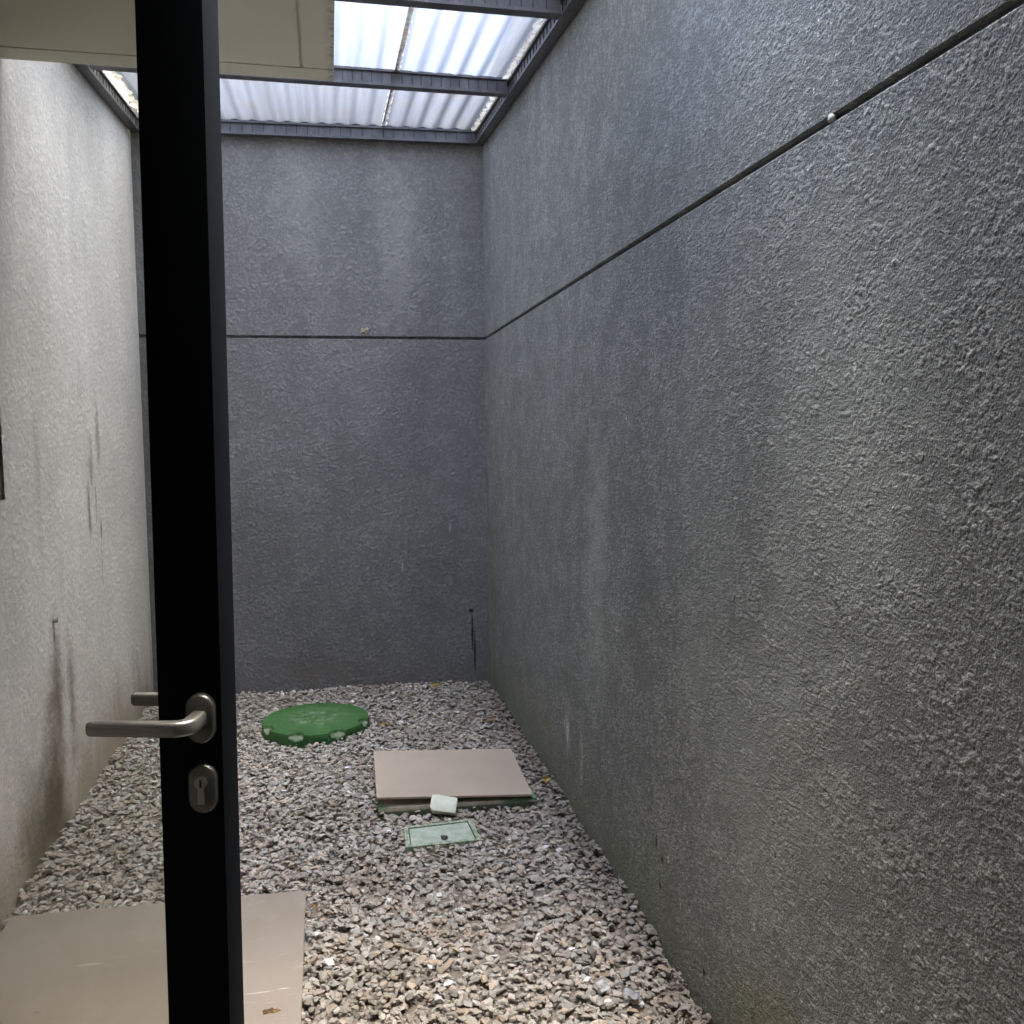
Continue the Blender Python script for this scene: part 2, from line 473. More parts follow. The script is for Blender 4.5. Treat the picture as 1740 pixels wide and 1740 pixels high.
add_box(cb, (-.0575, 1.0, SZ), (SX, 3.286, SZ + T))                    # margin beyond the side drip groove
add_box(cb, (XL + .001, 3.296, SZ), (SX, SY, SZ + T))                  # margin along the front
add_box(cb, (XL + .001, -3.2, SZ + T + .0005), (SX - .0005, SY - .0005, SZ + .17))
add_box(cb, (-.0575, -3.2, SZ + .0005), (XR - .001, .9995, SZ + .169))
link('soffit_slab', to_mesh(cb, 'soffit_slab'), m_soffit, house)
m_room = simple('room_paint', (.72, .70, .66), .8)
rb = bmesh.new()
add_box(rb, (XL + .001, -3.4, -.3), (XR - .001, -3.2, SZ))
link('room_wall', to_mesh(rb, 'room_wall'), m_room, house)
rb = bmesh.new(); add_box(rb, (XL + .001, -3.2, -.2), (XR - .001, 1.30, .03))
link('room_floor', to_mesh(rb, 'room_floor'), simple('floor_tile', (.16, .15, .14), .4), house)

# ---------------------------------------------------------------- steel roof with corrugated sheets
g = NG('dark_steel_paint'); p = g.pos()
c = g.mix(g.rng(g.noise(p, 14, 5, .65), .3, .7), (.065, .063, .068), (.11, .107, .112))
c = g.mix(g.rng(g.noise(g.scale(p, (30, 30, 4)), 1, 4, .7), .6, .75, 0, .45), c, (.22, .21, .20))
m_beam = g.fin(c, .42, g.bump(g.noise(p, 60, 3), .12, .002), .25, .5)
m_dark = simple('dark_closure', (.018, .017, .016), .9, var=.3, vscale=30)
m_refl_tick = simple('reflection_tick', (.022, .022, .025), .7)

roof = empty('canopy_roof', (0, DR, 3.2))
tag(roof, 'canopy of dark steel channels under translucent corrugated sheets, above the gravel yard', 'roof')
ROOF_INV = Matrix.Translation((0, -DR, -3.2))
def roof_part(name, bm, mat, smooth=False, parent=None, angle=None):
    bm.transform(ROOF_INV)
    return link(name, to_mesh(bm, name, smooth, angle), mat, parent or roof)

LIP, TK, FL = .011, .004, .05
WD = .011
C_PROF = [(0, 0), (FL, 0), (FL, BH), (0, BH), (0, BH - LIP), (WD, BH - LIP), (WD, LIP), (0, LIP)]      # recessed web at 0
def channel(name, a, b, depth_dir, tick_gap=.045):
    bm = bmesh.new()
    a, b, dd = Vector(a), Vector(b), Vector(depth_dir)
    z = Vector((0, 0, 1))
    extrude_profile(bm, C_PROF, (a, dd, z), (b, dd, z))
    n0 = len(bm.faces)
    # low dark ticks on the web, painted in for reflections of the corrugation
    L = (b - a).length; t = (b - a) / L
    k = int(L / tick_gap)
    for i in range(1, k):
        o = a + t * (i * tick_gap + random.uniform(-.003, .003))
        h0, h1 = LIP + .001, BH - LIP - .001
        lo = [o + dd * (WD - .003) + z * h0, o + t * .0035 + dd * (WD - .003) + z * h0,
              o + t * .0035 + dd * (WD - .0002) + z * h0, o + dd * (WD - .0002) + z * h0]
        add_prism(bm, lo, [q + z * (h1 - h0) for q in lo])
    bm.faces.ensure_lookup_table()
    for f in bm.faces[n0:]: f.material_index = 1
    return roof_part(name, bm, [m_beam, m_refl_tick])

YB = 5.325
Y0 = 2.1  # unseen near end of the roof, left open here to let in more skylight
def xl_at(y): return XL + .003
# end beam along the back wall
tdir = bdir
a = Vector((XL + .004, DL - .062, zroof_low(5.36)))
b = Vector((XR - .004, DR - .062, zroof_low(5.36)))
channel('end_beam', a, b, bnrm, .06)
# side beams
for nm, x, sgn in (('edge_beam', XR - .003 - FL, 1), ('edge_beam', XL + .003 + FL, -1)):
    ye = (DR if sgn > 0 else DL) - .07
    channel(nm, (x, Y0, zroof_low(Y0) - .0015), (x, ye, zroof_low(ye) - .0015), (sgn, 0, 0), .06)
# cross purlins between the soffit and the side beam
for y in (3.33, 4.335):
    channel('purlin', (XL + .06 if y > 3.5 else SX + .0, y, zroof_low(y) + .004), (XR - .003 - FL - .002, y, zroof_low(y) + .004), (0, 1, 0), .045)
# dark closure behind the sheet ends
bm = bmesh.new()
zc = ztop(5.36)
lo = [Vector((XL + .06, DL - .040, zc + .0005)), Vector((XR - .055, DR - .040, zc + .0005)), Vector((XR - .055, DR - .010, zc + .0005)), Vector((XL + .06, DL - .010, zc + .0005))]
add_prism(bm, lo, [q + Vector((0, 0, .10)) for q in lo])
roof_part('end_closure', bm, m_dark)

KABS = .56
def sheet_mat(name, tint, dirt):
    g = NG(name); p = g.pos()
    tr = g.n('ShaderNodeBsdfTranslucent'); tp = g.n('ShaderNodeBsdfTransparent'); gl = g.n('ShaderNodeBsdfGlossy')
    df = g.n('ShaderNodeBsdfDiffuse')
    sv = g.scale(p, (26, 1.2, 1))
    st = g.noise(sv, 1, 5, .6)
    cloud = g.noise(p, 5, 5, .65)
    c = g.mix(g.rng(st, .3, .72, 0, dirt), tint, tuple(x * .72 for x in tint))
    c = g.mix(g.rng(cloud, .45, .75, 0, dirt * .6), c, (.55, .55, .50))
    # tinted plastic: the flatter a ray crosses it, the more it soaks up
    cosv = g.math('MAXIMUM', g.math('ABSOLUTE', g.vmath('DOT_PRODUCT', g.n('ShaderNodeNewGeometry').outputs['Normal'], g.n('ShaderNodeNewGeometry').outputs['Incoming'])), .06)
    T = g.math('POWER', 2.71828, g.math('DIVIDE', -KABS, cosv))
    def sc_(col):
        nd = g.n('ShaderNodeVectorMath', operation='SCALE'); g.set(nd.inputs[0], col); g.set(nd.inputs['Scale'], T); return nd.outputs[0]
    g.set(tr.inputs[0], sc_(c)); g.set(tp.inputs[0], sc_(c))
    g.set(df.inputs[0], c)
    gl.inputs['Roughness'].default_value = .25
    m1 = g.n('ShaderNodeMixShader'); m1.inputs[0].default_value = .45
    g.t.links.new(tr.outputs[0], m1.inputs[1]); g.t.links.new(tp.outputs[0], m1.inputs[2])
    m2 = g.n('ShaderNodeMixShader'); m2.inputs[0].default_value = .12
    g.t.links.new(m1.outputs[0], m2.inputs[1]); g.t.links.new(df.outputs[0], m2.inputs[2])
    m3 = g.n('ShaderNodeMixShader'); m3.inputs[0].default_value = .04
    g.t.links.new(m2.outputs[0], m3.inputs[1]); g.t.links.new(gl.outputs[0], m3.inputs[2])
    g.t.links.new(m3.outputs[0], g.out.inputs[0])
    return g.m
m_sheet_a = sheet_mat('clear_sheet_dull', (.58, .65, .78), .9)
m_sheet_b = sheet_mat('clear_sheet_milky', (.60, .67, .79), .7)
def sheet(name, x0, x1, lift, mat, pitch=.095, amp=.0056, y0=Y0, y1=5.345):
    bm = bmesh.new()
    nx = int((x1 - x0) / pitch * 12); ny = 24
    rows = []
    for j in range(ny + 1):
        y = y0 + (y1 - y0) * j / ny
        row = []
        for i in range(nx + 1):
            x = x0 + (x1 - x0) * i / nx
            sag = .004 * math.sin(y * 2.2 + x * 3)
            z = ztop(y) + amp + lift + amp * math.cos(2 * math.pi * x / pitch) + (sag * .3)
            yy = y + (DR - DL) * ((x - XR) / (XR - XL)) * (j / ny) * 1.0
            row.append(bm.verts.new((x, yy, z)))
        rows.append(row)
    for j in range(ny):
        for i in range(nx):
            bm.faces.new((rows[j][i], rows[j][i + 1], rows[j + 1][i + 1], rows[j + 1][i]))
    o = roof_part(name, bm, mat, True)
    return o
XJ = .345
sheet('roof_sheet', XJ - .010, XR - .05, .0015, m_sheet_a)
sheet('roof_sheet', XL + .075, XJ + .010, .0045, m_sheet_b)
# weathered sealant tape along the lap and along the outer edges
g = NG('old_sealant'); p = g.pos()
c = g.mix(g.rng(g.noise(p, 35, 5, .7), .35, .65), (.62, .57, .48), (.90, .88, .83))
c = g.mix(g.rng(g.noise(p, 70, 4, .7), .62, .72, 0, .8), c, (.10, .085, .06))
m_seal = g.fin(c, .9, g.bump(g.noise(p, 120, 4), .7, .004))
tl = g.n('ShaderNodeBsdfTranslucent'); g.set(tl.inputs[0], c)
ms = g.n('ShaderNodeMixShader'); ms.inputs[0].default_value = .75
g.t.links.new(g.b.outputs[0], ms.inputs[1]); g.t.links.new(tl.outputs[0], ms.inputs[2]); g.t.links.new(ms.outputs[0], g.out.inputs[0])
def ragged(name, xa, wd, z_off, seed, wob=.5, y0=Y0, y1=5.33, lump=.006, thick=.006):
    bm = bmesh.new(); n = 170; prev = None
    for i in range(n + 1):
        y = y0 + (y1 - y0) * i / n
        q1 = mnoise.noise(Vector((y * 16, seed, 0))); q2 = mnoise.noise(Vector((y * 16, seed + 7, 3)))
        xl = xa - wd * (.5 + wob * q1); xr = xa + wd * (.5 + wob * q2)
        z = ztop(y) + z_off + lump * mnoise.noise(Vector((y * 25, seed, 9)))
        ring = [bm.verts.new((xl, y, z)), bm.verts.new((xl, y, z + thick)), bm.verts.new((xr, y, z + thick)), bm.verts.new((xr, y, z))]
        if prev:
            for k in range(4):
                bm.faces.new((prev[k], prev[(k + 1) % 4], ring[(k + 1) % 4], ring[k]))
        else: bm.faces.new(ring)
        prev = ring
    bm.faces.new(prev[::-1])
    return roof_part(name, bm, m_seal, True, None, 40)
ragged('lap_tape', XJ, .026, .0005, 2.0, .35, lump=.002, thick=.0012)
ragged('edge_sealant', XR - .066, .020, -.002, 5.0, .9)
ragged('edge_sealant', XL + .088, .034, -.002, 8.0, .9)

# ---------------------------------------------------------------- gravel
objs_fp = []      # footprints to keep clear: (poly, margin)
def inside(poly, x, y):
    c = np.zeros(len(x), bool); n = len(poly)
    for i in range(n):
        (x1, y1), (x2, y2) = poly[i], poly[(i + 1) % n]
        cond = ((y1 > y) != (y2 > y)) & (x < (x2 - x1) * (y - y1) / (y2 - y1 + 1e-12) + x1)
        c ^= cond
    return c
LIDC, LIDR = (-.106, 4.70), .275
BOARD = [(.148, 3.520), (.773, 3.469), (.790, 4.004), (.161, 4.050)]
COVER = [(.152, 3.512), (.795, 3.487), (.780, 3.99), (.172, 4.03)]
PLATE = [(.237, 3.189), (.515, 3.192), (.507, 3.379), (.242, 3.366)]
SLATE = [(-1.005, 1.95), (-.105, 1.93), (-.113, 2.919), (-1.008, 2.949)]

def build_gravel():
    base = []
    for k in range(36):
        r = random.Random(100 + k)
        sc = (1.0, r.uniform(.6, .95), r.uniform(.30, .62))
        bm = rock_bm(r.choice((10, 12, 14, 17)), 500 + k, sc)
        bmesh.ops.triangulate(bm, faces=bm.faces)
        bm.verts.ensure_lookup_table(); bm.verts.index_update()
        V = np.array([v.co[:] for v in bm.verts]); F = np.array([[v.index for v in f.verts] for f in bm.faces])
        # consistent outward winding
        cen = V[F].mean(1); nn = np.cross(V[F[:, 1]] - V[F[:, 0]], V[F[:, 2]] - V[F[:, 0]])
        flip = (nn * (cen - V.mean(0))).sum(1) < 0
        F[flip] = F[flip][:, ::-1]
        bm.free(); base.append((V, F))
    layers = [(9000, -.024, .005, (.014, .022)), (10500, -.012, .005, (.010, .024)), (10000, -.003, .005, (.009, .0235)), (1900, .004, .004, (.007, .019)), (14000, -.006, .006, (.003, .008))]
    Vs, Fs, Cs = [], [], []; off = 0
    for (n, z0, zj, (s0, s1)) in layers:
        x = rng.uniform(XL + .004, XR - .004, n); y = rng.uniform(1.28, 5.46, n)
        yb = DR + (DL - DR) * (XR - x) / (XR - XL)
        s = s0 + (s1 - s0) * rng.beta(1.6, 2.4, n)
        keep = y < yb - .006
        d = np.hypot(x - LIDC[0], y - LIDC[1]); keep &= d > LIDR + s * .55
        for poly, top in ((COVER, .05), (PLATE, .01), (SLATE, .02)):
            cx = np.mean([q[0] for q in poly]); cy = np.mean([q[1] for q in poly])
            grow = -.007 if poly is PLATE else -.003
            pg = [(cx + (a - cx) * (1 + grow / abs(a - cx + 1e-9)), cy + (b - cy) * (1 + grow / abs(b - cy + 1e-9))) for a, b in poly]
            ins = inside(pg, x, y)
            keep &= ~(ins)
        x, y, s = x[keep], y[keep], s[keep]; m = len(x)
        # gentle unevenness of the bed; heaped a little against the walls
        hz = .010 * np.sin(x * 5.1 + y * 2.3) * np.sin(y * 3.7 + 1.0) + .012 * np.exp(-(XR - x) / .06) + .010 * np.exp(-(x - XL) / .06)
        near = np.zeros(m)
        for poly in (COVER, PLATE, SLATE):
            cx = np.mean([q[0] for q in poly]); cy = np.mean([q[1] for q in poly])
            hx = max(abs(q[0] - cx) for q in poly); hy = max(abs(q[1] - cy) for q in poly)
            dd = np.maximum(np.abs(x - cx) - hx, np.abs(y - cy) - hy)
            near = np.maximum(near, np.exp(-np.maximum(dd, 0) / .05))
        z = z0 + hz * (1 - .8 * near) + rng.normal(0, zj, m) * .7
        # orientation: mostly lying flat
        tilt = rng.normal(0, .30, m); az = rng.uniform(0, 2 * np.pi, m); spin = rng.uniform(0, 2 * np.pi, m)
        kk = rng.integers(0, len(base), m)
        tone = rng.beta(1.9, 1.9, m)
        hue = rng.uniform(0, 1, m)
        for k in range(len(base)):
            ii = np.where(kk == k)[0]
            if len(ii) == 0: continue
            V, F = base[k]
            cs, sn = np.cos(spin[ii]), np.sin(spin[ii])
            ct, st = np.cos(tilt[ii]), np.sin(tilt[ii]); ca, sa = np.cos(az[ii]), np.sin(az[ii])
            Rz = np.zeros((len(ii), 3, 3)); Rz[:, 0, 0] = cs; Rz[:, 0, 1] = -sn; Rz[:, 1, 0] = sn; Rz[:, 1, 1] = cs; Rz[:, 2, 2] = 1
            Rx = np.zeros_like(Rz); Rx[:, 0, 0] = 1; Rx[:, 1, 1] = ct; Rx[:, 1, 2] = -st; Rx[:, 2, 1] = st; Rx[:, 2, 2] = ct
            Ra = np.zeros_like(Rz); Ra[:, 0, 0] = ca; Ra[:, 0, 1] = -sa; Ra[:, 1, 0] = sa; Ra[:, 1, 1] = ca; Ra[:, 2, 2] = 1
            R = Ra @ Rx @ Rz
            P = np.einsum('nij,vj->nvi', R, V) * s[ii][:, None, None]
            P += np.stack([x[ii], y[ii], z[ii]], 1)[:, None, :]
            P[..., 0] = np.clip(P[..., 0], XL + .001, XR - .001)
            nv = len(V)
            Vs.append(P.reshape(-1, 3))
            Fs.append((F[None] + (off + np.arange(len(ii)) * nv)[:, None, None]).reshape(-1, 3))
            off += nv * len(ii)
            t = tone[ii]; h = hue[ii]
            a = np.array([.250, .231, .194]); b2 = np.array([.52, .483, .412])
            c = a + (b2 - a) * t[:, None]
            c = c * np.where(h[:, None] < .14, np.array([1.0, .86, .74]), np.where(h[:, None] < .3, np.array([.80, .83, .88]), np.where(h[:, None] < .42, np.array([1.05, .95, .93]), 1.0)))
            c = c * np.where(h[:, None] > .93, .55, 1.0)
            c = np.where(h[:, None] > .985, np.array([.72, .71, .69]), c)
            Cs.append(np.repeat(c, len(F), 0))
    V = np.concatenate(Vs); F = np.concatenate(Fs); C = np.concatenate(Cs)
    me = bpy.data.meshes.new('gravel')
    me.vertices.add(len(V)); me.vertices.foreach_set('co', V.astype(np.float32).ravel())
    me.loops.add(F.size); me.loops.foreach_set('vertex_index', F.astype(np.int32).ravel())
    me.polygons.add(len(F)); me.polygons.foreach_set('loop_start', (np.arange(len(F)) * 3).astype(np.int32))
    at = me.attributes.new('stone_tone', 'FLOAT_COLOR', 'FACE')
    at.data.foreach_set('color', np.concatenate([C, np.ones((len(C), 1))], 1).astype(np.float32).ravel())
    me.update(calc_edges=True); me.validate(); me.shade_flat()
    return me
g = NG('crushed_stone'); p = g.pos()
at = g.n('ShaderNodeAttribute', attribute_name='stone_tone')
c = g.mix(g.rng(g.noise(p, 140, 5, .65), .3, .7, 0, 1), at.outputs['Color'], g.mix(.35, at.outputs['Color'], (.30, .27, .24)))
# soil and damp dirt among the stones, in patches
dirt = g.rng(g.noise(p, 2.6, 5, .62), .48, .70)
for ctr, size in (((.142, 2.43, 0), (.16, .11, 1)), ((.02, 2.30, 0), (.22, .10, 1)), ((.30, 2.62, 0), (.12, .10, 1))):
    dirt = g.math('MAXIMUM', dirt, g.blob(ctr, size, .6, 9, .9))
c = g.mix(g.math('MULTIPLY', dirt, .55), c, (.19, .16, .115))
sp = g.n('ShaderNodeSeparateXYZ'); g.set(sp.inputs[0], p)
damp = g.math('MULTIPLY', g.rng(g.math('ADD', sp.outputs[0], g.math('MULTIPLY', g.noise(p, 5, 4, .6), .22)), XR - .06, XR + .10), .6)
c = g.mix(damp, c, (.115, .095, .075))
m_gravel = g.fin(c, .9, g.bump(g.noise(p, 320, 4, .7), .45, .003), 0, .3)
gravel = link('gravel', build_gravel(), m_gravel); gravel['kind'] = 'stuff'
gravel['label'] = 'grey and beige crushed stone covering the yard floor'

# ---------------------------------------------------------------- round green tank lid with scooped notches
def lid():
    bm = bmesh.new()
    NA = 480
    rr = [0] + list(np.linspace(.03, .2, 10)) + list(np.linspace(.205, .266, 36))
    R = .271
    nph = [math.radians(-90 + a + 2) for a in (-67.5, -22.5, 22.5, 67.5)]
    def ztop_(r, a):
        z = .047 - .006 * (r / R) ** 2
        if r > .235 and r <= .243: z -= .0
        nf = 0
        x, y = r * math.cos(a), r * math.sin(a)
        for q in nph:
            cx, cy = (R + .004) * math.cos(q), (R + .004) * math.sin(q)
            dr = (x - cx) * math.cos(q) + (y - cy) * math.sin(q); dt = -(x - cx) * math.sin(q) + (y - cy) * math.cos(q)
            d = math.hypot(dr / .046, dt / .044)
            if d < 1:
                k = min(1, (1 - d) / .16)
                z -= (.016 + .012 * (1 - d)) * k * k * (3 - 2 * k); nf = 1 if k > .55 else 0
        return z, nf
    c0 = bm.verts.new((0, 0, .047)); prev = None; flags = {}
    for r in rr[1:] + [R - .002, R]:
        ring = []
        for i in range(NA):
            a = 2 * math.pi * i / NA
            z, nf = ztop_(min(r, .270), a)
            if r == R: z -= .005
            v = bm.verts.new((r * math.cos(a), r * math.sin(a), z)); flags[v] = nf; ring.append(v)
        for i in range(NA):
            j = (i + 1) % NA
            if prev is None: bm.faces.new((c0, ring[i], ring[j]))
            else:
                f = bm.faces.new((prev[i], ring[i], ring[j], prev[j]))
                if sum(flags[v] for v in f.verts) >= 3: f.material_index = 1
        prev = ring
    for (r, zf) in ((R + .002, .02), (R + .003, -.02)):
        ring = [bm.verts.new((r * math.cos(2 * math.pi * i / NA), r * math.sin(2 * math.pi * i / NA), zf if zf < 0 else min(zf, prev[i].co.z - .002))) for i in range(NA)]
        for i in range(NA):
            j = (i + 1) % NA
            bm.faces.new((prev[i], ring[i], ring[j], prev[j]))
        prev = ring
    bm.faces.new(prev[::-1])
    return to_mesh(bm, 'tank_lid', True, 38)
g = NG('green_plastic'); p = g.local()
c = g.mix(g.rng(g.noise(p, 9, 5, .6), .3, .7), (.029, .094, .021), (.041, .120, .030))
dust = g.math('MULTIPLY', g.rng(g.vmath('LENGTH', g.scale(p, (1, 1, 0))), .24, .05), g.rng(g.noise(p, 22, 6, .7), .42, .72, 0, .6))
c = g.mix(dust, c, (.30, .36, .25))
c = g.mix(g.rng(g.noise(p, 120, 3, .7), .64, .72, 0, .4), c, (.40, .42, .35))
m_green = g.fin(c, .55, g.bump(g.noise(p, 90, 4), .15, .002), 0, .4)
m_notch = simple('dusty_scoop', (.15, .19, .11), .9, var=.4, vscale=60)
o = link('tank_lid', lid(), [m_green, m_notch], None, (LIDC[0], LIDC[1], 0))
tag(o, 'round green plastic tank lid with scooped notches in its rim, lying on the gravel', 'manhole lid')

# ---------------------------------------------------------------- concrete inspection cover and the tan tile on top of it
def place(poly, z):
    c = Vector((sum(q[0] for q in poly) / len(poly), sum(q[1] for q in poly) / len(poly), z))
    return c, [Vector((q[0] - c.x, q[1] - c.y, 0)) for q in poly]
g = NG('painted_concrete'); p = g.pos()
c = g.mix(g.rng(g.noise(p, 40, 5, .7), .3, .7), (.36, .33, .24), (.52, .48, .36))
sp = g.n('ShaderNodeSeparateXYZ'); g.set(sp.inputs[0], p)
wear = g.noise(g.scale(p, (5, 26, 26)), 1.4, 5, .65)
ends = g.math('MAXIMUM', g.rng(sp.outputs[0], .235, .16), g.rng(sp.outputs[0], .50, .74))
gm_ = g.math('ADD', g.math('MULTIPLY', ends, .30), wear)
c = g.mix(g.rng(gm_, .66, .80), c, (.11, .20, .11))
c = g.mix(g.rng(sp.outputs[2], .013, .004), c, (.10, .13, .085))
m_cover = g.fin(c, .85, g.bump(g.noise(p, 90, 5, .7), .5, .003), 0, .3)
cc, pts = place(COVER, 0)
bm = bmesh.new(); add_prism(bm, [q + Vector((0, 0, -.03)) for q in pts], [q + Vector((0, 0, .024)) for q in pts]); bevel_all(bm, .004)
o = link('inspection_cover', to_mesh(bm, 'inspection_cover', True, 40), m_cover, None, cc)
tag(o, 'weathered concrete inspection cover with flaking green paint, under the tan tile', 'manhole cover')
g = NG('tan_tile'); p = g.pos()
c = g.mix(g.rng(g.noise(p, 3.5, 5, .6), .3, .7), (.35, .285, .222), (.385, .315, .248))
c = g.mix(g.rng(g.noise(p, 60, 6, .75), .6, .8, 0, .35), c, (.40, .33, .27))
m_tile = g.fin(c, .55, g.bump(g.noise(p, 30, 4), .06, .002), 0, .4)
m_tile_edge = simple('tile_biscuit', (.40, .30, .21), .85, var=.2, vscale=40, bump=.4)
def tile(name, poly, ztops, th, bev=.0012):
    c, pts = place(poly, 0)
    bm = bmesh.new()
    top = [q + Vector((0, 0, z)) for q, z in zip(pts, ztops)]
    add_prism(bm, [q - Vector((0, 0, th)) for q in top], top)
    for f in bm.faces:
        f.normal_update()
        f.material_index = 0 if abs(f.normal.z) > .8 else 1
    bevel_all(bm, bev, 1)
    return link(name, to_mesh(bm, name), [m_tile, m_tile_edge], None, c)
o = tile('floor_tile', BOARD, (.068, .047, .050, .072), .009)
tag(o, 'smaller pinkish tan tile lying on the concrete inspection cover near the side wall', 'tile')
# a stone that props the tile up on the left
m_stone = simple('stone_beige', (.40, .36, .31), .9, bump=.5, vscale=60, bscale=250, var=.25)
m_stone_dark = simple('stone_dark', (.10, .10, .095), .9, bump=.5, vscale=60, bscale=250, var=.3)
for (nm, x, y, s, z, mt, lb) in (('stone', .21, 3.86, .019, .043, m_stone, 'beige stone wedged between the concrete cover and the tan tile'),
                                 ('stone', .383, 3.232, .013, .012, m_stone_dark, 'small dark stone lying on the pale green valve cover')):
    o = link(nm, to_mesh(rock_bm(18, int(x * 1000), (s * 1.25, s * .95, s * .85)), 'stone'), mt, None, (x, y, z))
    tag(o, lb, 'stone')
# large tile close to the door, its lower half under the door's glass
g = NG('large_tile'); p = g.pos()
c = g.mix(g.rng(g.noise(p, 2.8, 5, .6), .3, .7), (.225, .19, .15), (.265, .225, .182))
c = g.mix(g.rng(g.noise(p, 11, 5, .7), .55, .8, 0, .30), c, (.36, .32, .27))
scr = g.math('MULTIPLY', g.rng(g.noise(g.scale(p, (7, 30, 1)), 1.5, 2, .5, 1.2), .66, .70), .10)
c = g.mix(scr, c, (.62, .57, .50))
for ctr, size, a in (((-.70, 2.62, 0), (.045, .008, 1), .35), ((-.22, 2.385, 0), (.06, .0025, 1), .6), ((-.16, 2.39, 0), (.022, .003, 1), .9), ((-.78, 2.42, 0), (.008, .006, 1), -.9), ((-.985, 2.60, 0), (.006, .012, 1), -.9)):
    mk = g.blob(ctr, size, .4, 30, .8)
    c = g.mix(g.math('MULTIPLY', mk, abs(a)), c, (.66, .62, .56) if a > 0 else (.06, .05, .04))
m_large = g.fin(c, .5, g.bump(g.noise(p, 30, 4), .08, .002), 0, .4)
cs, pts = place(SLATE, 0)
bm = bmesh.new()
add_prism(bm, [q + Vector((0, 0, .008)) for q in pts], [q + Vector((0, 0, .020)) for q in pts])
for f in bm.faces:
    f.normal_update(); f.material_index = 0 if abs(f.normal.z) > .8 else 1
bevel_all(bm, .0014, 1)
o = link('floor_tile', to_mesh(bm, 'floor_tile_large'), [m_large, m_tile_edge], None, cs)
tag(o, 'largest tan tile, flat on the gravel before the door, scratched, with a leaf crumb', 'tile')

# ---------------------------------------------------------------- pale green valve cover (frame + lid)
pc, pts = place(PLATE, 0)
root = empty('valve_cover', pc)
tag(root, 'pale dusty valve cover with green frame, set in the gravel before the concrete cover', 'drain cover')
def shrink(ps, d):
    out = []
    for q in ps:
        out.append(Vector((q.x - math.copysign(d, q.x), q.y - math.copysign(d, q.y), 0)))
    return out
g = NG('green_frame'); p = g.pos()
c = g.mix(g.rng(g.noise(p, 45, 5, .7), .4, .62), (.14, .21, .13), (.38, .39, .29))
m_gframe = g.fin(c, .75, g.bump(g.noise(p, 100, 4), .2, .002))
g = NG('dusty_lid'); p = g.pos()
c = g.mix(g.rng(g.noise(p, 18, 5, .65), .32, .7), (.25, .31, .235), (.40, .43, .36))
c = g.mix(g.rng(g.noise(p, 60, 5, .7), .6, .72, 0, .5), c, (.20, .26, .18))
m_glid = g.fin(c, .8, g.bump(g.noise(p, 80, 4), .2, .002))
bm = bmesh.new()
outer, inn = pts, shrink(pts, .016)
for i in range(4):
    j = (i + 1) % 4
    quad = [outer[i], outer[j], inn[j], inn[i]]
    add_prism(bm, [q + Vector((0, 0, -.03)) for q in quad], [q + Vector((0, 0, .006)) for q in quad])
bmesh.ops.remove_doubles(bm, verts=bm.verts, dist=1e-6)
link('frame', to_mesh(bm, 'valve_frame'), m_gframe, root)
bm = bmesh.new(); ip = shrink(pts, .0195)
add_prism(bm, [q + Vector((0, 0, -.03)) for q in ip], [q + Vector((0, 0, .0035)) for q in ip]); bevel_all(bm, .0015, 1)
link('lid', to_mesh(bm, 'valve_lid'), m_glid, root)

# ---------------------------------------------------------------- small white block leaning on the concrete cover
bm = bmesh.new()
prof = [(-.052, -.022), (-.040, -.034), (.052, -.034), (.052, .030), (-.030, .034), (-.052, .030)]
add_prism(bm, [(x, -.016, z) for x, z in prof], [(x, .016, z) for x, z in prof])
bevel_all(bm, .004, 2)
m_white = simple('cream_plastic', (.62, .64, .52), .6, var=.08, vscale=40, bump=.15)
o = link('plastic_block', to_mesh(bm, 'plastic_block', True, 40), m_white, None, (.410, 3.470, .034))
o.rotation_euler = (math.radians(-46), math.radians(6), math.radians(-15))
tag(o, 'small cream plastic block leaning against the front of the concrete cover', 'block')

# ---------------------------------------------------------------- fallen leaves, crumbs and litter
def leaf_mesh(L, W, curl, seed):
    bm = bmesh.new(); n, mrows = 9, 4; r = random.Random(seed); rows = []
    for i in range(n + 1):
        t = i / n; wd = W * math.sin(math.pi * min(1, t * .97 + .02)) ** .8 * (1 + r.uniform(-.12, .12))
        row = []
        for k in range(-mrows, mrows + 1):
            s = k / mrows
            row.append(bm.verts.new(((t - .5) * L, s * wd / 2 + .08 * W * math.sin(t * 5), curl * (s * s) * W + curl * .6 * L * (t - .5) ** 2 * 2 + .04 * W * math.sin(9 * t + 3 * s))))
        rows.append(row)
    for i in range(n):
        for k in range(2 * mrows):
            bm.faces.new((rows[i][k], rows[i][k + 1], rows[i + 1][k + 1], rows[i + 1][k]))
    bmesh.ops.solidify(bm, geom=list(bm.faces), thickness=.0006)
    return to_mesh(bm, 'leaf', True)
def leaf_mat(name, a, b):
    g = NG(name); p = g.local()
    return g.fin(g.mix(g.rng(g.noise(p, 90, 4, .6), .35, .65), a, b), .75)
m_leaf_y = leaf_mat('leaf_yellow', (.55, .38, .10), (.68, .55, .22))
m_leaf_o = leaf_mat('leaf_ochre', (.42, .22, .07), (.55, .34, .12))
m_leaf_b = leaf_mat('leaf_brown', (.34, .22, .15), (.48, .34, .25))
